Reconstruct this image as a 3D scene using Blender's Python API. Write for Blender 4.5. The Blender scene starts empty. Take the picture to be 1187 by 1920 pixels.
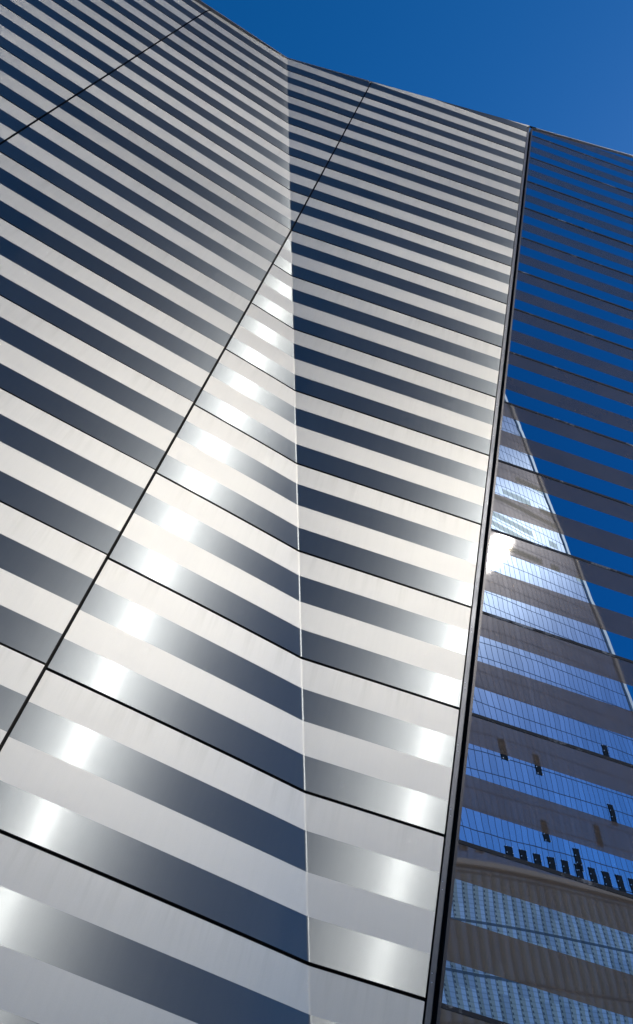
import bpy, math, random
import numpy as np

# ------------------------------------------------------------------ scene, camera, sky, sun
scene = bpy.context.scene
COL = scene.collection
rnd = random.Random(7)
PI = math.pi

EYE = 1.6                                          # camera height above the plaza
cam_data = bpy.data.cameras.new('camera')
cam = bpy.data.objects.new('camera', cam_data)
COL.objects.link(cam)
scene.camera = cam
cam_data.sensor_fit = 'VERTICAL'
cam_data.sensor_height = 36.0
cam_data.sensor_width = 24.0
cam_data.lens = 30.0
cam_data.clip_start = 0.05
cam_data.clip_end = 6000.0
from mathutils import Matrix
# hand-held, pitched 42.8 degrees up and rolled a couple of degrees
cam.matrix_world = Matrix(((0.99904576, 0.04367571, 0.0, 0.0),
                           (0.02966762, -0.67862236, -0.73388795, 0.0),
                           (-0.03205308, 0.73318765, -0.67927055, EYE),
                           (0, 0, 0, 1)))

SUN_AZ, SUN_EL = 52.41, 38.41                      # clockwise from +Y, above the horizon
SUN_STRENGTH = 2.1
SKY_STRENGTH = 0.131
world = bpy.data.worlds.new('World')
scene.world = world
world.use_nodes = True
wn = world.node_tree
sky = wn.nodes.new('ShaderNodeTexSky')
sky.sky_type = 'NISHITA'
sky.sun_disc = False
sky.sun_elevation = math.radians(SUN_EL)
sky.sun_rotation = math.radians(SUN_AZ)
sky.altitude = 1000.0
sky.air_density = 0.7
sky.dust_density = 0.3
sky.ozone_density = 10.0
hsv = wn.nodes.new('ShaderNodeHueSaturation')      # deep, polarised blue
hsv.inputs['Hue'].default_value = 0.4955
hsv.inputs['Saturation'].default_value = 1.175
bg = wn.nodes['Background']
bg.inputs['Strength'].default_value = SKY_STRENGTH
wn.links.new(sky.outputs[0], hsv.inputs['Color'])
wn.links.new(hsv.outputs[0], bg.inputs['Color'])

sun_data = bpy.data.lights.new('sun', 'SUN')
sun_data.energy = SUN_STRENGTH
sun_data.angle = math.radians(0.5)
sun_data.color = (1.0, 0.91, 0.80)
sun = bpy.data.objects.new('sun', sun_data)
COL.objects.link(sun)
sun.rotation_euler = (math.radians(90 - SUN_EL), 0, math.radians(180 - SUN_AZ))
sun.location = (0, 0, 300)

scene.view_settings.view_transform = 'Standard'
scene.view_settings.look = 'None'
scene.view_settings.gamma = 1.0
scene.view_settings.exposure = 0.3
scene.cycles.sample_clamp_indirect = 0.0
scene.cycles.blur_glossy = 0.03
scene.cycles.use_guiding = True
scene.cycles.use_surface_guiding = True
scene.cycles.guiding_training_samples = 128
scene.cycles.max_bounces = 8
scene.cycles.use_denoising = True

# ------------------------------------------------------------------ helpers
def V(*a): return np.array(a, float)
def unit(v): return v / np.linalg.norm(v)

class Nodes:
    """small wrapper for building node materials"""
    def __init__(self, name):
        self.mat = bpy.data.materials.new(name)
        self.mat.use_nodes = True
        self.nt = self.mat.node_tree
        self.bsdf = self.nt.nodes['Principled BSDF']
    def node(self, kind, **props):
        n = self.nt.nodes.new(kind)
        for k, v in props.items(): setattr(n, k, v)
        return n
    def put(self, sock, v):
        if hasattr(v, 'is_output'): self.nt.links.new(v, sock)
        elif v is not None: sock.default_value = v
    def math(self, op, a, b=None, c=None):
        n = self.node('ShaderNodeMath', operation=op)
        for s, v in zip(n.inputs, (a, b, c)): self.put(s, v)
        return n.outputs[0]
    def mix(self, fac, a, b):
        n = self.node('ShaderNodeMix', data_type='RGBA')
        self.put(n.inputs['Factor'], fac); self.put(n.inputs[6], a); self.put(n.inputs[7], b)
        return n.outputs[2]
    def ramp(self, v, lo, hi, a=0.0, b=1.0):
        n = self.node('ShaderNodeMapRange', clamp=True)
        for s, x in zip(n.inputs, (v, lo, hi, a, b)): self.put(s, x)
        return n.outputs[0]
    def uv(self):
        n = self.node('ShaderNodeUVMap', uv_map='UVMap')
        s = self.node('ShaderNodeSeparateXYZ')
        self.nt.links.new(n.outputs[0], s.inputs[0])
        return n.outputs[0], s.outputs[0], s.outputs[1]
    def vec(self, x, y, z=0.0):
        n = self.node('ShaderNodeCombineXYZ')
        for s, v in zip(n.inputs, (x, y, z)): self.put(s, v)
        return n.outputs[0]
    def noise(self, vec, scale, detail=3.0, rough=0.55):
        n = self.node('ShaderNodeTexNoise')
        self.put(n.inputs['Vector'], vec)
        n.inputs['Scale'].default_value = scale
        n.inputs['Detail'].default_value = detail
        n.inputs['Roughness'].default_value = rough
        return n.outputs['Fac']
    def white(self, vec):
        n = self.node('ShaderNodeTexWhiteNoise', noise_dimensions='3D')
        self.put(n.inputs['Vector'], vec)
        return n.outputs['Value']
    def bump(self, height, dist, strength=1.0):
        n = self.node('ShaderNodeBump')
        n.inputs['Strength'].default_value = strength
        n.inputs['Distance'].default_value = dist
        self.put(n.inputs['Height'], height)
        return n.outputs[0]
    def set(self, **kw):
        for k, v in kw.items(): self.put(self.bsdf.inputs[k.replace('_', ' ')], v)
        return self.mat
    def tangent(self):
        n = self.node('ShaderNodeTangent', direction_type='UV_MAP', uv_map='UVMap')
        self.put(self.bsdf.inputs['Tangent'], n.outputs[0])

class Mesh:
    """collects faces, uvs and (optionally) analytic normals, then links ONE object"""
    def __init__(self): self.v = []; self.f = []; self.mi = []; self.uv = {}; self.nrm = {}; self.smooth = []
    def vert(self, p, uv=(0, 0), n=None):
        self.v.append(tuple(p)); i = len(self.v) - 1
        self.uv[i] = uv
        if n is not None: self.nrm[i] = n
        return i
    def face(self, idx, mat=0, smooth=False):
        self.f.append(tuple(idx)); self.mi.append(mat); self.smooth.append(smooth)
    def quad(self, pts, mat=0, uvs=None):
        ids = [self.vert(p, uvs[i] if uvs else (0, 0)) for i, p in enumerate(pts)]
        self.face(ids, mat)
    def prism(self, poly, ext, mat=0):
        """closed solid: polygon plus the same polygon moved by ext"""
        a = [V(*p) for p in poly]; b = [p + V(*ext) for p in a]
        n = len(a)
        nn = sum((np.cross(a[i] - a[0], a[(i + 1) % n] - a[0]) for i in range(n)), V(0, 0, 0))
        if nn @ V(*ext) > 0: a, b = a[::-1], b[::-1]
        self.quad(a, mat); self.quad(b[::-1], mat)
        for i in range(n):
            j = (i + 1) % n
            self.quad([a[j], a[i], b[i], b[j]], mat)
    def bar(self, p, q, w, h, up, mat=0):
        """rectangular bar from p to q; w across, h along up (centred)"""
        p, q, up = V(*p), V(*q), unit(V(*up)); d = unit(q - p); s = unit(np.cross(d, up)); up = np.cross(s, d)
        poly = [p + s * w / 2 + up * h / 2, p - s * w / 2 + up * h / 2, p - s * w / 2 - up * h / 2, p + s * w / 2 - up * h / 2]
        self.prism(poly, q - p, mat)
    def build(self, name, mats, parent=None):
        me = bpy.data.meshes.new(name)
        me.from_pydata(self.v, [], self.f)
        for m in (mats if isinstance(mats, (list, tuple)) else [mats]): me.materials.append(m)
        lay = me.uv_layers.new(name='UVMap')
        k = 0
        for poly, face, mi, sm in zip(me.polygons, self.f, self.mi, self.smooth):
            poly.material_index = mi; poly.use_smooth = sm
            for i in face:
                lay.data[k].uv = self.uv[i]; k += 1
        if self.nrm:
            me.normals_split_custom_set([tuple(self.nrm[i]) if i in self.nrm else (0, 0, 0)
                                         for f in self.f for i in f])
        ob = bpy.data.objects.new(name, me)
        COL.objects.link(ob)
        if parent is not None: ob.parent = parent
        return ob

def thing(name, label, cat, loc=(0, 0, 0)):
    o = bpy.data.objects.new(name, None)
    COL.objects.link(o)
    o.location = loc
    o['label'] = label; o['category'] = cat
    return o

# ------------------------------------------------------------------ materials
def steel(name, base, lobes, wave, mottling, dirt):
    """stainless panel: brushed along the row; lobes = (weight, spread up the panel, spread along the row)"""
    m = Nodes(name)
    uv, u, v = m.uv()
    # u runs up the panel, v along the row (metres)
    rand = m.node('ShaderNodeObjectInfo').outputs['Random']
    streak = m.noise(m.vec(m.math('MULTIPLY', u, 1.2), m.math('MULTIPLY', v, 30.0)), 1.0, 4)
    blotch = m.noise(uv, 1.3, 5, 0.6)
    fine = m.noise(uv, 150.0, 2)
    k = m.math('ADD', m.math('MULTIPLY', m.math('SUBTRACT', streak, 0.5), 0.08),
               m.math('MULTIPLY', m.math('SUBTRACT', blotch, 0.5), mottling))
    k = m.math('ADD', k, m.math('MULTIPLY', m.math('SUBTRACT', fine, 0.5), 0.12))
    k = m.math('ADD', k, m.math('MULTIPLY', rand, 0.11))
    k = m.math('ADD', k, 0.945)
    col = m.node('ShaderNodeVectorMath', operation='SCALE')
    col.inputs[0].default_value = base; m.put(col.inputs['Scale'], k)
    # specks, and rain stains that run down from the joint above
    spot = m.ramp(m.noise(m.vec(m.math('MULTIPLY', u, 3.0), m.math('MULTIPLY', v, 14.0)), 2.2, 5, 0.7), 0.69, 0.78, 0.0, 0.35)
    fr = m.math('FRACT', m.math('DIVIDE', u, 1.166))
    run = m.math('MULTIPLY', m.ramp(fr, 0.72, 0.99, 0.0, 1.0),
                 m.ramp(m.noise(m.vec(m.math('MULTIPLY', u, 0.7), m.math('MULTIPLY', v, 11.0)), 1.0, 4, 0.65), 0.48, 0.75, 0.0, dirt))
    stain = m.math('MAXIMUM', spot, run)
    colour = m.mix(stain, col.outputs[0], tuple(q * c for q, c in zip((0.52, 0.50, 0.46), base)) + (1,))
    nrm = m.bump(m.noise(uv, 0.9, 1), wave)
    tan = m.node('ShaderNodeTangent', direction_type='UV_MAP', uv_map='UVMap').outputs[0]
    sh = None; tot = 0.0
    for w, au, av in lobes:
        g = m.node('ShaderNodeBsdfAnisotropic', distribution='MULTI_GGX')
        m.put(g.inputs['Color'], colour); m.put(g.inputs['Normal'], nrm); m.put(g.inputs['Tangent'], tan)
        ratio = math.sqrt(av / au)
        g.inputs['Anisotropy'].default_value = ratio - 1.0
        r0 = math.sqrt(math.sqrt(au * av))
        m.put(g.inputs['Roughness'], m.math('ADD', m.math('MULTIPLY', m.math('SUBTRACT', streak, 0.5), 0.03),
                                            m.math('ADD', m.math('MULTIPLY', rand, 0.02), r0)))
        tot += w
        if sh is None: sh = g.outputs[0]
        else:
            x = m.node('ShaderNodeMixShader'); m.put(x.inputs[0], w / tot); m.put(x.inputs[1], sh); m.put(x.inputs[2], g.outputs[0])
            sh = x.outputs[0]
    m.nt.nodes.remove(m.bsdf)
    m.put(m.nt.nodes['Material Output'].inputs['Surface'], sh)
    return m.mat

M = {}
M['light'] = steel('bead_blasted_steel', (0.470, 0.466, 0.420), ((1.0, 0.235, 0.27),), 0.004, 0.06, 0.30)
M['dark'] = steel('satin_steel', (0.188, 0.208, 0.213), ((0.14, 0.28, 0.010), (0.84, 0.36, 0.060)), 0.0010, 0.10, 0.25)

m = Nodes('joint_shadow_black'); M['black'] = m.set(Base_Color=(0.006, 0.006, 0.006, 1), Roughness=0.8)
m = Nodes('flange_steel'); uv, u, v = m.uv()
M['flange'] = m.set(Base_Color=(0.10, 0.106, 0.112, 1), Metallic=1.0,
                    Roughness=m.ramp(m.noise(uv, 3.0), 0.3, 0.7, 0.36, 0.44))
m = Nodes('dark_anodised'); M['anod'] = m.set(Base_Color=(0.030, 0.030, 0.032, 1), Metallic=0.3, Roughness=0.35)
m = Nodes('screw_steel'); M['screw'] = m.set(Base_Color=(0.7, 0.7, 0.7, 1), Metallic=1.0, Roughness=0.3)
m = Nodes('gasket'); co = m.node('ShaderNodeTexCoord').outputs['Object']
M['gasket'] = m.set(Base_Color=m.mix(m.ramp(m.noise(co, 2.3, 5, 0.7), 0.56, 0.68), (0.022, 0.024, 0.027, 1), (0.30, 0.31, 0.32, 1)), Roughness=0.7, Specular_IOR_Level=0.2)
m = Nodes('cap_steel'); M['cap'] = m.set(Base_Color=(0.30, 0.31, 0.33, 1), Metallic=1.0, Roughness=0.35)
m = Nodes('concrete_back'); co = m.node('ShaderNodeTexCoord').outputs['Object']
M['conc'] = m.set(Base_Color=m.mix(m.noise(co, 0.8, 5), (0.16, 0.16, 0.16, 1), (0.24, 0.24, 0.23, 1)), Roughness=0.85)

# coated glass and its baked-on ceramic frit bands
m = Nodes('coated_glass'); uv, u, v = m.uv()
M['glass'] = m.set(Base_Color=(0.42, 0.54, 0.66, 1), Metallic=1.0,
                   Roughness=m.ramp(m.noise(uv, 2.0, 4), 0.5, 0.8, 0.0, 0.02))
m = Nodes('frit_glass'); uv, u, v = m.uv()
dust = m.ramp(m.noise(uv, 1.4, 5), 0.35, 0.8, 0.0, 1.0)
M['frit'] = m.set(Base_Color=m.mix(dust, (0.082, 0.060, 0.042, 1), (0.102, 0.076, 0.054, 1)), IOR=2.05, Roughness=0.02)

# ------------------------------------------------------------------ ground
m = Nodes('plaza_stone'); co = m.node('ShaderNodeTexCoord').outputs['Object']
br = m.node('ShaderNodeTexBrick'); m.put(br.inputs['Vector'], co)
br.inputs['Color1'].default_value = (0.42, 0.39, 0.35, 1); br.inputs['Color2'].default_value = (0.50, 0.46, 0.41, 1)
br.inputs['Mortar'].default_value = (0.12, 0.12, 0.12, 1); br.inputs['Scale'].default_value = 0.6; br.inputs['Mortar Size'].default_value = 0.01
M['plaza'] = m.set(Base_Color=br.outputs[0], Roughness=0.8)
g = Mesh(); G = 2500.0
g.quad([(-G, -G, 0), (G, -G, 0), (G, G, 0), (-G, G, 0)])
ground = g.build('ground', M['plaza']); ground['kind'] = 'structure'

# ------------------------------------------------------------------ the folded pavilion wall
# Two upright planes meet in an upright fold.  Rows of cladding run downhill to the right;
# a wall point is given by k (row number on the fold line) and t (metres along the row from the fold).
ROW = 1.2
FOLD = V(-0.18579821, 6.21444693, EYE + 1.65766)       # fold line at row 0
DA = V(0.82932127, 0.50504657, -0.23906941)            # row direction left of the fold
DB = V(0.933176, 0.27355637, -0.23312973)              # row direction right of the fold
NA = V(0.52012902, -0.8540877, 0.0)
NB = V(0.28130762, -0.95961764, 0.0)
UP = V(0, 0, 1)
SLOPE = 0.3065                                         # joint drift along the row per row number
JA = unit(UP * ROW + DA * SLOPE)                       # joint direction, square to the rows
JB = unit(UP * ROW + DB * SLOPE)
JLEN = 1.166                                           # row height measured along a joint
R_FOLD = 0.013                                         # half width of the rolled fold

def wall(t, k, out=0.0):
    return FOLD + UP * (k * ROW) + (DA if t < 0 else DB) * t + (NA if t < 0 else NB) * out

def top_k(t):                                          # the roof edge
    if t < 0: return 13.52 + 0.062 * t
    return 13.52 + 0.158 * t

K_LOW = -2.72                                          # rows reach below eye level to the plaza
def j_mid(k): return SLOPE * (k - 8.0)                 # the joint that crosses the fold
def j_left(k): return j_mid(k) - 3.372
def j_far(k): return j_mid(k) - 6.74
def j_end(k): return j_mid(k) - 10.1
def j_out(k): return j_mid(k) - 13.5
def trim(k): return 0.836 + 0.3068 * k                 # left edge of the steel flange

GAPK = 0.0108                                          # half of a row gap, in rows
GAPT = 0.0130                                          # half of a joint gap, in metres
STRIPES = ((0.0, 0.25, 1), (0.25, 0.5, 0), (0.5, 0.75, 1), (0.75, 1.0, 0))   # from the bottom of a row

class Bulge:
    """oil-canning of one panel: offset and slope along the row"""
    def __init__(self, col, row, r):
        self.col = col; self.row = row
        self.a = r.uniform(-1, 1); self.b = r.uniform(-1, 1)
    def off(self, t, t0, t1):
        w = max(t1 - t0, 0.2)
        if self.col == 'fold':
            if t < 0:
                tl = min(t0, -0.05)
                return -0.012 * t - 0.0098 * t * t, -0.012 - 0.0196 * t
            return 0.010 * (t - t * t / (2 * t1)), 0.010 * (1 - t / t1)
        x = (t - t0) / w
        A = 0.0030 + 0.001 * self.a
        if self.col in ('far', 'end', 'outer'): return -0.0344, 0.0
        if t < 0:                                      # the panels left of the fold curl outward towards their right edge
            wl = max(min(t1, 0.0) - t0, 0.2); xr = (t - t0) / wl
            # a panel that crosses the fold keeps the fold straight; the ones below curl a little further
            lap = 0.0688 / wl if self.row >= 8 else 0.0204 + 0.0136 * min(1.0, (7.5 - self.row) / 4)
            return lap * wl * xr * xr / 2 - 0.0344, lap * xr
        return A * 4 * x * (1 - x) * min(1.0, max(t, 0) * 4), A * 4 * (1 - 2 * x) / w

def front_normal(t, slope):
    d = (DA if t < 0 else DB); n = (NA if t < 0 else NB)
    # rotate the plane normal against the slope along the row
    dh = d - (d @ n) * n
    return unit(n - slope * unit(dh))

def panel(parent, row, lo_f, hi_f, col):
    r = random.Random(row * 31 + sum(map(ord, col)))
    bul = Bulge(col, row, r)
    k0, k1 = row + GAPK, row + 1 - GAPK
    if k1 < K_LOW: return
    me = Mesh()
    any_face = False
    tilt = r.uniform(-0.0025, 0.0025)
    edge_b = []; edge_t = []
    T0, T1 = lo_f(row + 0.5), hi_f(row + 0.5)
    def nodes_of(k):
        a, b = lo_f(k) + GAPT, hi_f(k) - GAPT
        return a, b
    lv = []
    for s0, s1, mat in STRIPES:
        lv.append((row + s0 if s0 > 0 else k0, row + s1 if s1 < 1 else k1, mat))
    N = 28
    left_edge = []; right_edge = []
    for (ka, kb, mat) in lv:
        ka = max(ka, K_LOW)
        if kb <= ka: continue
        def line(k):
            a, b = nodes_of(k)
            ts = []
            if a < -R_FOLD * 2 and b > R_FOLD * 2:
                nl = max(2, int(N * -a / (b - a))); nr = max(2, N - nl)
                ts += [a + (-R_FOLD - a) * i / nl for i in range(nl + 1)]
                ts += [-R_FOLD * 0.5, -1e-6, R_FOLD * 0.5]
                ts += [R_FOLD + (b - R_FOLD) * i / nr for i in range(nr + 1)]
            else:
                ts = [a + (b - a) * i / N for i in range(N + 1)]
            return ts, a, b
        # both edges of a stripe use the same parameter list
        a0, b0 = nodes_of(ka); a1, b1 = nodes_of(kb)
        am, bm = min(a0, a1), max(b0, b1)
        crosses = (min(a0, a1) < -0.03 and max(b0, b1) > 0.03)
        def pts(k, a, b):
            if not crosses: return [(a + (b - a) * i / N, None) for i in range(N + 1)]
            # split at the fold; a side that is empty collapses to zero width and is dropped
            L = min(a, -R_FOLD); Rr = max(b, R_FOLD)
            out = [(L + (-R_FOLD - L) * i / 16, None) for i in range(17)]
            for q in (-0.5, 0.0, 0.5): out.append((R_FOLD * q, q))
            out += [(R_FOLD + (Rr - R_FOLD) * i / 16, None) for i in range(17)]
            return [(min(max(t, a), b), q) for t, q in out]
        rows = []
        for k, (a, b) in ((ka, (a0, b0)), (kb, (a1, b1))):
            ids = []
            for t, q in pts(k, a, b):
                kk = min(k, top_k(t) - 0.02)
                o, sl = bul.off(t, T0, T1)
                if abs(t) < R_FOLD and crosses:        # rolled fold: short fillet in front of the corner
                    w = (t / R_FOLD + 1) / 2
                    n = unit(NA * (1 - w) + NB * w)
                    fil = 0.5 * R_FOLD * 0.137 * (1 - (t / R_FOLD) ** 2)
                    p = wall(t, kk) + unit(NA + NB) * fil
                else:
                    n = front_normal(t, sl + tilt)
                    p = wall(t, kk, o)
                p = V(p[0], p[1], max(p[2], 0.0))
                ids.append((me.vert(p, (kk * JLEN, t - SLOPE * kk), n), t, kk))
            rows.append(ids)
        for i in range(len(rows[0]) - 1):
            A, B = rows[0][i], rows[0][i + 1]; D, C = rows[1][i], rows[1][i + 1]
            pa, pb, pc, pd = (np.array(me.v[x[0]]) for x in (A, B, C, D))
            area = np.linalg.norm(np.cross(pb - pa, pd - pa)) + np.linalg.norm(np.cross(pb - pc, pd - pc))
            if area < 1e-5: continue
            me.face((A[0], B[0], C[0], D[0]), mat, True); any_face = True
        left_edge.append((rows[0][0], rows[1][0], mat)); right_edge.append((rows[0][-1], rows[1][-1], mat))
        if not edge_b: edge_b = rows[0]; mb = mat
        edge_t = rows[1]; mt = mat
    if not any_face: return None
    # folded returns, 35 mm deep
    DEPTH = 0.035
    def ret(ids, mat):
        for (i, t, k), (j, t2, k2) in zip(ids[:-1], ids[1:]):
            p, q = np.array(me.v[i]), np.array(me.v[j])
            if np.linalg.norm(p - q) < 1e-5: continue
            n = -(NA if t < 0 else NB) * DEPTH; n2 = -(NA if t2 < 0 else NB) * DEPTH
            fn = None
            ids4 = [me.vert(x, (0, 0)) for x in (p, q, q + n2, p + n)]
            me.face(ids4, 2, False)
    ret(edge_b[::-1], mb); ret(edge_t, mt)
    for (b, t, mat) in left_edge: ret([b, t][::1], mat)
    for (b, t, mat) in right_edge: ret([t, b], mat)
    ob = me.build('metal_panel', [M['light'], M['dark'], M['black']], parent)
    return ob

# material order: index 0 = light, 1 = dark

pav = thing('museum_pavilion', 'folded pavilion wall of striped light and dark steel panels joined to a banded glass facade', 'building',
            (0, 12, 0))
pav_inv = Matrix.Translation((0, -12, 0))
def own(ob, parent=pav):
    """keep world placement when parented to the pavilion's base point"""
    if ob is None: return None
    ob.parent = parent
    ob.matrix_parent_inverse = pav_inv if parent is pav else Matrix()
    return ob

ROWS = range(-3, 15)
for row in ROWS:
    for lo, hi, col in ((j_mid, trim, 'fold'), (j_left, j_mid, 'middle'), (j_far, j_left, 'far'), (j_end, j_far, 'end'), (j_out, j_end, 'outer')):
        own(panel(None, row, lo, hi, col))

# steel flange beside the glass, dark reveal, dark mullion
FL, REV, MUL = 0.042, 0.043, 0.024
def strip(f0, f1, out0, depth, mat, name, ka=K_LOW, kb=None):
    me = Mesh()
    kb = kb if kb is not None else top_k(trim(14.3))
    a0, a1 = f0(ka), f1(ka); b0, b1 = f0(kb), f1(kb)
    P = [wall(a0, ka, out0), wall(a1, ka, out0), wall(b1, kb, out0), wall(b0, kb, out0)]
    n = -NB * depth
    uvs = [(ka * ROW, 0), (ka * ROW, a1 - a0), (kb * ROW, b1 - b0), (kb * ROW, 0)]
    me.quad(P, 0, uvs)
    for i in range(4):
        j = (i + 1) % 4
        me.quad([P[j], P[i], P[i] + n, P[j] + n], 0, [uvs[j], uvs[i], uvs[i], uvs[j]])
    me.quad([p + n for p in P[::-1]], 0)
    return own(me.build(name, mat))
K_TOP = 14.36
flange = strip(lambda k: trim(k) + 0.003, lambda k: trim(k) + FL, 0.004, 0.12, M['flange'], 'edge_flange', kb=K_TOP)
strip(lambda k: trim(k) + FL + 0.001, lambda k: trim(k) + FL + REV, -0.10, 0.04, M['black'], 'shadow_gap', kb=K_TOP - 0.01)
strip(lambda k: trim(k) + FL + REV + 0.001, lambda k: trim(k) + FL + REV + MUL, -0.004, 0.16, M['anod'], 'mullion', kb=K_TOP + 0.02)
# screws on the flange
k = -2.0
while k < 14.2:
    for dk, dt in ((0.0, 0.5), (0.05, 0.36)) if rnd.random() < 0.5 else ((0.0, 0.45),):
        c = wall(trim(k + dk) + FL * dt, k + dk, 0.004)
        me = Mesh(); q = 8; rr = 0.0042
        du = unit(np.cross(NB, UP))
        ring = [c + rr * (math.cos(i * PI / 4) * du + math.sin(i * PI / 4) * UP) for i in range(q)]
        cen = c + NB * 0.003
        for i in range(q): me.quad([ring[i], ring[(i + 1) % q], cen, cen])
        me2 = Mesh()
        for i in range(q):
            ids = [me2.vert(x) for x in (ring[i], cen, ring[(i + 1) % q])]; me2.face(ids)
        s = me2.build('screw', M['screw']); s.parent = flange; s.matrix_parent_inverse = Matrix()
    k += rnd.choice((0.5, 0.5, 0.55))

# glass: one pane per row and bay, bands of clear coated glass and grey frit
G0 = FL + REV + MUL
def g_edge(n): return lambda k: trim(k) + G0 + 0.002 + n * 3.36
def pane(row, bay):
    r = random.Random(row * 17 + bay * 5)
    gk = 0.011
    lo, hi = g_edge(bay), (lambda k: g_edge(bay + 1)(k) - 0.03)
    me = Mesh(); NT, NK = 28, 4
    amp = 0.0007 + r.uniform(-0.0003, 0.0003); ph = [r.uniform(0, 6.28) for _ in range(4)]
    any_face = False
    ku = row + 1 - gk
    tx, ty = r.uniform(-0.0018, 0.0018), r.uniform(-0.0018, 0.0018)
    for s0, s1, mat in STRIPES:
        ka, kb = max(row + s0 + (gk if s0 == 0 else 0), K_LOW), row + s1 - (gk if s1 == 1 else 0)
        if kb <= ka: continue
        grid = []
        for b in range(NK + 1):
            k = ka + (kb - ka) * b / NK; line = []
            for a in range(NT + 1):
                x = (a / NT); x = x * x * (3 - 2 * x) if False else x
                t = lo(k) + (hi(k) - lo(k)) * x
                kk = min(k, top_k(t) - 0.03); y = kk - row
                def off(x, y):
                    e = (1 - (2 * x - 1) ** 6) * (1 - (2 * y - 1) ** 2)
                    w = 0.00034 * math.sin(5.3 * x + ph[0] + 2 * y) + 0.00019 * math.sin(13 * x + ph[1] - 3.1 * y) + 0.00010 * math.sin(4.2 * y + ph[2] + 3 * x)
                    return -amp * e + w + tx * x * 3.3 + ty * y * 1.2
                h = 1e-3
                o = off(x, y)
                gx = (off(x + h, y) - off(x - h, y)) / (2 * h) / 3.33; gy = (off(x, y + h) - off(x, y - h)) / (2 * h) / 1.2
                n = unit(NB - gx * unit(np.cross(UP, NB)) - gy * UP)
                p = wall(t, kk, o - 0.012); p = V(p[0], p[1], max(0, p[2]))
                line.append((me.vert(p, (kk * ROW, t), n)))
            grid.append(line)
        for b in range(NK):
            for a in range(NT):
                q = (grid[b][a], grid[b][a + 1], grid[b + 1][a + 1], grid[b + 1][a])
                p0, p1, p2, p3 = (np.array(me.v[i]) for i in q)
                if np.linalg.norm(np.cross(p1 - p0, p3 - p0)) + np.linalg.norm(np.cross(p1 - p2, p3 - p2)) < 1e-6: continue
                me.face(q, mat, True); any_face = True
    if any_face: return own(me.build('glass_pane', [M['frit'], M['glass']]))
for row in range(-3, 16):
    for bay in range(3):
        pane(row, bay)
# gaskets between the rows of panes, and the upright ones between the bays
for row in range(-2, 16):
    me = Mesh()
    a, b = g_edge(0)(row), g_edge(3)(row)
    while b > a and top_k(b) < row + 0.02: b -= 0.01
    while a < b and top_k(a) < row + 0.02: a += 0.05
    if b - a < 0.1: continue
    seg = 1
    me.prism([wall(a, row - 0.013, -0.006), wall(b, row - 0.013, -0.006), wall(b, row + 0.013, -0.006), wall(a, row + 0.013, -0.006)], -NB * 0.05)
    ob = own(me.build('glass_gasket', M['gasket']))
for n in (1, 2):
    f = g_edge(n)
    strip(lambda k: f(k) - 0.028, lambda k: f(k), -0.007, 0.06, M['gasket'], 'glass_gasket', kb=top_k(f(15.0)) - 0.05)
strip(lambda k: g_edge(3)(k), lambda k: g_edge(3)(k) + 0.08, 0.0, 0.3, M['anod'], 'mullion', kb=15.3)

# parapet caps along the roof edge
def cap(t0, t1, mat):
    me = Mesh()
    k0, k1 = top_k(t0), top_k(t1)
    n = NA if t1 <= 0.001 else NB
    a, b = wall(t0 if t1 > 0.001 else t0, k0, 0), wall(min(t1, -1e-6) if t1 <= 0.001 else t1, k1, 0)
    if t1 > 0.001 and t0 == 0: a = FOLD + UP * k0 * ROW
    lo = UP * -0.028; hi = UP * 0.006
    me.prism([a + lo + n * 0.012, b + lo + n * 0.012, b + hi + n * 0.012, a + hi + n * 0.012], -n * 0.45)
    return own(me.build('parapet_cap', mat))
cap(-18.0, 0.0, M['cap'])
cap(0.0, 1.72, M['cap']); cap(1.735, trim(K_TOP) + 0.0, M['cap'])
cap(trim(K_TOP) + FL + REV, g_edge(3)(15.2), M['cap'])

# dark backing behind the joints, and the pavilion's body
def back_line(out):
    """plan points of the backing, left end, fold, right end"""
    return out
me = Mesh()
BK = 0.11
tL, tR = -17.5, g_edge(3)(15.0) + 0.2
nm = (NA + NB) / (1 + NA @ NB)
hA = unit(V(DA[0], DA[1], 0)); hB = unit(V(DB[0], DB[1], 0)); cA = math.hypot(DA[0], DA[1]); cB = math.hypot(DB[0], DB[1])
pf = FOLD * V(1, 1, 0) - nm * BK
pl = pf + hA * (tL * cA); pr = pf + hB * (tR * cB)
def roof_z(t): return FOLD[2] + top_k(t) * ROW + (DA if t < 0 else DB)[2] * t - 0.10
me.quad([pl, pf, pf + UP * roof_z(-1e-6), pl + UP * roof_z(tL)])
me.quad([pf, pr, pr + UP * roof_z(tR), pf + UP * roof_z(0.0)])
own(me.build('wall_backing', M['black']))
me = Mesh()
bl, brr = pl - NA * 24, pr - NB * 24
zl, zf, zr = roof_z(tL) - 0.3, roof_z(0) - 0.3, roof_z(tR) - 0.3
d = 0.02
plb, pfb, prb = pl - NA * d, pf - nm * d, pr - NB * d
me.quad([plb, bl, bl + UP * zl, plb + UP * zl]); me.quad([bl, brr, brr + UP * zr, bl + UP * zl]); me.quad([brr, prb, prb + UP * zr, brr + UP * zr])
own(me.build('side_wall', M['conc']))
me = Mesh()
ids = [me.vert(p) for p in (plb + UP * zl, pfb + UP * zf, bl + UP * zl)]; me.face(ids)
ids = [me.vert(p) for p in (pfb + UP * zf, prb + UP * zr, brr + UP * zr)]; me.face(ids)
ids = [me.vert(p) for p in (pfb + UP * zf, brr + UP * zr, bl + UP * zl)]; me.face(ids)
own(me.build('roof', M['conc']))

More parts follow.
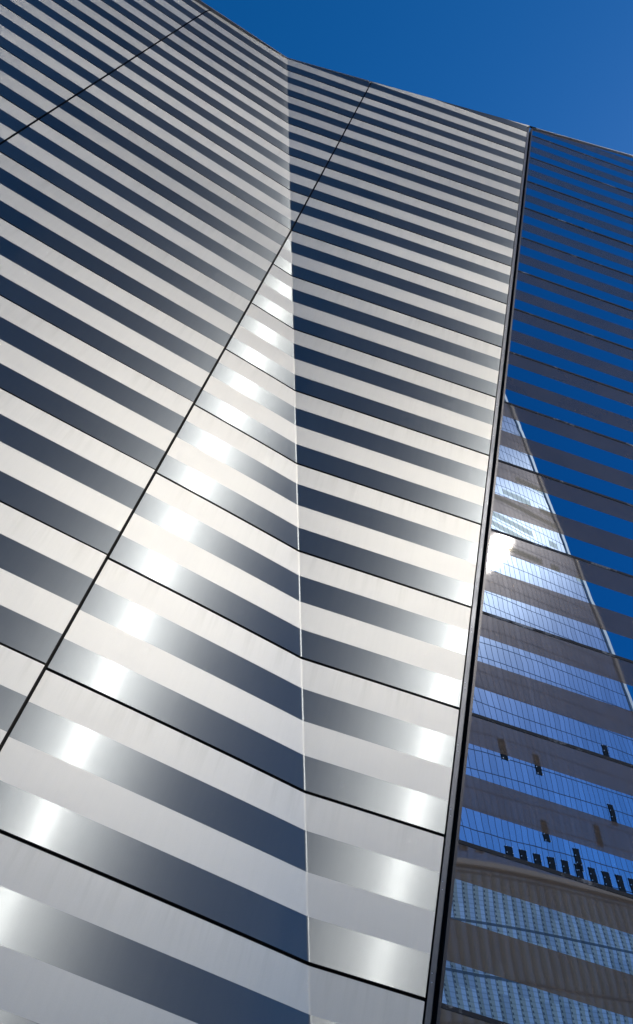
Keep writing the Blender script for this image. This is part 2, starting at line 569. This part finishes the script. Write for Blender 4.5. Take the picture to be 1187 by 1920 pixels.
# ------------------------------------------------------------------ the glass tower across the plaza (seen mirrored in the glass)
S = 0.65
def across(p):
    """a point of the tower, surveyed through the mirror of the glass wall, put where the tower really stands"""
    q = V(*p); foot = FOLD * V(1, 1, 0) - V(0, 0, 0)
    return q - 2 * ((q - foot) @ NB) * NB
TA = V(21.706, 151.383, 0) * S                         # a point on the podium front
TD = V(0.81614885, 0.57784172, 0)                      # along the front
TN = V(0.57784172, -0.81614885, 0)                     # out of the front
HALF = 47.5 * S; MID = 25.6 * S
POD = (57 - 1.6) * S + EYE; TOP = 400 * S
CEN = TA + TD * MID - TN * HALF
def tp(x, y, z): return across(CEN + TD * x + TN * y + UP * z)
BASE = [(-HALF, HALF), (HALF, HALF), (HALF, -HALF), (-HALF, -HALF)]
MIDS = [(0, HALF * 1.0), (HALF, 0), (0, -HALF), (-HALF, 0)]

tower = thing('office_tower', 'tall blue glass office tower with tapering facets and a ribbed podium, mirrored in the glass', 'building',
              tuple(tp(0, 0, 0)))
tw_inv = Matrix.Translation(tuple(-x for x in tp(0, 0, 0)))
def own_t(ob):
    ob.parent = tower; ob.matrix_parent_inverse = tw_inv
    return ob

PW, FH = 1.55 * S * 1.06, 4.05 * S
def tower_glass():
    m = Nodes('tower_glass'); uv, u, v = m.uv()
    pu, pv = m.math('DIVIDE', u, PW), m.math('DIVIDE', v, FH)
    cell = m.vec(m.math('FLOOR', pu), m.math('FLOOR', pv))
    fu, fv = m.math('FRACT', pu), m.math('FRACT', pv)
    mull = m.math('LESS_THAN', fu, 0.09)
    floor = m.math('LESS_THAN', fv, 0.05)
    line = m.math('MAXIMUM', mull, floor)
    rv = m.white(cell)
    rc = m.white(m.vec(m.math('FLOOR', pu), 3.0))
    tint = m.math('ADD', 0.86, m.math('ADD', m.math('MULTIPLY', rv, 0.10), m.math('MULTIPLY', rc, 0.16)))
    big = m.ramp(m.noise(m.vec(m.math('MULTIPLY', u, 0.03), m.math('MULTIPLY', v, 0.03)), 1.0, 3), 0.3, 0.7, 0.85, 1.05)
    col = m.node('ShaderNodeVectorMath', operation='SCALE')
    col.inputs[0].default_value = (0.65, 0.66, 0.70); m.put(col.inputs['Scale'], m.math('MULTIPLY', tint, big))
    # lit windows on some storeys high up, their glow painted as cream colour
    fl = m.math('FLOOR', pv)
    band = 0.0
    b = None
    for q in (35, 37, 38, 40, 41, 43):
        e = m.math('COMPARE', fl, float(q), 0.4)
        b = e if b is None else m.math('MAXIMUM', b, e)
    lit_pane = m.math('MULTIPLY', b, m.math('GREATER_THAN', m.white(m.vec(m.math('FLOOR', m.math('DIVIDE', pu, 2.0)), fl, 5.0)), 0.25))
    lit_pane = m.math('MULTIPLY', lit_pane, m.math('MULTIPLY', m.math('GREATER_THAN', fv, 0.25), m.math('LESS_THAN', fv, 0.75)))
    c = m.mix(lit_pane, col.outputs[0], (0.98, 0.92, 0.74, 1))
    c = m.mix(line, c, (0.10, 0.12, 0.16, 1))
    # mirror coating: a tight lobe with a faint wide veil, plus matt cream for the lit windows
    out = m.nt.nodes['Material Output']
    def glossy(dist, r, colour):
        n = m.node('ShaderNodeBsdfAnisotropic', distribution=dist)
        m.put(n.inputs['Color'], colour); n.inputs['Roughness'].default_value = r
        return n.outputs[0]
    def blend(f, a, b):
        n = m.node('ShaderNodeMixShader')
        m.put(n.inputs[0], f); m.put(n.inputs[1], a); m.put(n.inputs[2], b)
        return n.outputs[0]
    dif = m.node('ShaderNodeBsdfDiffuse'); m.put(dif.inputs['Color'], c)
    sh = blend(0.08, glossy('BECKMANN', 0.074, c), glossy('GGX', 0.30, c))
    sh = blend(m.math('MAXIMUM', m.math('MULTIPLY', lit_pane, 0.85), m.math('MULTIPLY', line, 0.6)), sh, dif.outputs[0])
    m.nt.nodes.remove(m.bsdf)
    m.put(out.inputs['Surface'], sh)
    return m.mat
M['tower'] = tower_glass()
m = Nodes('podium_glass'); uv, u, v = m.uv()
fu = m.math('FRACT', m.math('DIVIDE', u, 1.45)); fv = m.math('FRACT', m.math('DIVIDE', v, 0.48))
cell = m.vec(m.math('FLOOR', m.math('DIVIDE', u, 1.45)), m.math('FLOOR', m.math('DIVIDE', v, 2.75)))
fin = m.math('LESS_THAN', fu, m.math('ADD', 0.42, m.math('MULTIPLY', m.white(cell), 0.15)))
dots = m.math('MULTIPLY', m.math('LESS_THAN', m.math('ABSOLUTE', m.math('SUBTRACT', fu, 0.10)), 0.07), m.math('LESS_THAN', fv, 0.5))
slat = m.math('LESS_THAN', fv, 0.25)
shelf = m.math('LESS_THAN', m.math('FRACT', m.math('DIVIDE', v, 5.2)), 0.055)
edge = m.math('LESS_THAN', m.math('ABSOLUTE', m.math('SUBTRACT', fu, 0.97)), 0.03)
tone = m.math('ADD', 0.8, m.math('MULTIPLY', m.white(cell), 0.4))
c = m.mix(fin, (0.38, 0.42, 0.45, 1), (0.31, 0.30, 0.23, 1))
sc_ = m.node('ShaderNodeVectorMath', operation='SCALE'); m.put(sc_.inputs[0], c); m.put(sc_.inputs['Scale'], tone); c = sc_.outputs[0]
c = m.mix(m.math('MULTIPLY', slat, 0.30), c, (0.10, 0.12, 0.13, 1))
c = m.mix(m.math('MULTIPLY', m.math('MAXIMUM', m.math('MAXIMUM', dots, edge), shelf), 0.8), c, (0.015, 0.02, 0.025, 1))
M['podium'] = m.set(Base_Color=c, Metallic=0.32, Roughness=0.28)
m = Nodes('pale_ledge'); M['ledge'] = m.set(Base_Color=(0.70, 0.66, 0.60, 1), Roughness=0.5)
m = Nodes('dark_opening'); M['open'] = m.set(Base_Color=(0.012, 0.018, 0.024, 1), Roughness=0.9, Specular_IOR_Level=0.1)

def facet(pts, name, mat):
    """one flat facet of the tower with metre uvs: u level along it, v up"""
    P = [V(*p) for p in pts]
    n = np.cross(P[1] - P[0], P[2] - P[0])
    h = unit(np.cross(UP, n)); up = unit(np.cross(n, h)); 
    if up[2] < 0: up = -up
    c = across(CEN)
    me = Mesh()
    if n @ (sum(P) / len(P) - c) < 0: P = P[::-1]
    z0 = UP * 0
    me.quad(P, 0, [((p - c) @ h, p[2]) for p in P]) if len(P) == 4 else me.face([me.vert(p, ((p - c) @ h, p[2])) for p in P])
    return own_t(me.build(name, mat))
for i in range(4):
    a, b = BASE[i], BASE[(i + 1) % 4]
    facet([tp(*a, 0), tp(*b, 0), tp(*b, POD - 0.6), tp(*a, POD - 0.6)], 'podium_front', M['podium'])
    facet([tp(*a, POD + 0.3), tp(*b, POD + 0.3), tp(*MIDS[i], TOP)], 'glass_facet', M['tower'])
    facet([tp(*b, POD + 0.3), tp(*MIDS[i], TOP), tp(*MIDS[(i + 1) % 4], TOP)], 'glass_facet', M['tower'])
for i in range(4):                                     # pale metal trims along every edge of the facets
    for q in (BASE[i], BASE[(i + 1) % 4]):
        me = Mesh()
        me.bar(tp(*q, POD + 0.3), tp(*MIDS[i], TOP), 0.75, 0.5, across(CEN + TD * MIDS[i][0] + TN * MIDS[i][1]) - across(CEN))
        own_t(me.build('edge_trim', M['ledge']))
me = Mesh()
e = HALF + 0.35
me.prism([tp(-e, e, POD - 0.3), tp(e, e, POD - 0.3), tp(e, -e, POD - 0.3), tp(-e, -e, POD - 0.3)], UP * 0.55)
own_t(me.build('ledge', M['ledge']))
me = Mesh(); me.quad([tp(*q, TOP) for q in MIDS])
own_t(me.build('roof', M['conc']))
# dark openings just above the ledge with bright bolt heads round them, and a few scattered higher up
def opening(x, z, w, h):
    me = Mesh()
    y = HALF + 0.02
    me.prism([tp(x, y, z), tp(x + w, y, z), tp(x + w, y, z + h), tp(x, y, z + h)], across(CEN + TN) - across(CEN) , 0) if False else \
        me.prism([tp(x, y, z), tp(x + w, y, z), tp(x + w, y, z + h), tp(x, y, z + h)], (across(CEN + TN) - across(CEN)) * 0.06)
    ob = own_t(me.build('dark_opening', M['open']))
    bm = Mesh()
    q = 0.10
    nn = (across(CEN + TN) - across(CEN)) * 0.12
    for j in range(4):
        for xx in (x, x + w - q):
            zz = z + (h - q) * j / 3
            bm.prism([tp(xx, y + 0.06, zz), tp(xx + q, y + 0.06, zz), tp(xx + q, y + 0.06, zz + q), tp(xx, y + 0.06, zz + q)], nn)
    bo = bm.build('bolt_heads', M['screw']); bo.parent = ob; bo.matrix_parent_inverse = Matrix()
def s2x(s): return s * S - MID
for i in range(19):
    opening(s2x(1.0 + i * 3.75), POD + 1.3, PW * 1.05, 3.7 * S * (0.3 if i < 3 else 1.0))
for s, hgt in ((31.5, 61.5), (23.5, 65.5), (39.5, 67.5), (16.0, 80.0), (25.0, 79.0), (46.0, 73.0), (50.0, 88.0)):
    opening(s2x(s), (hgt - 1.6) * S + EYE, PW * 0.95, 4.2 * S)
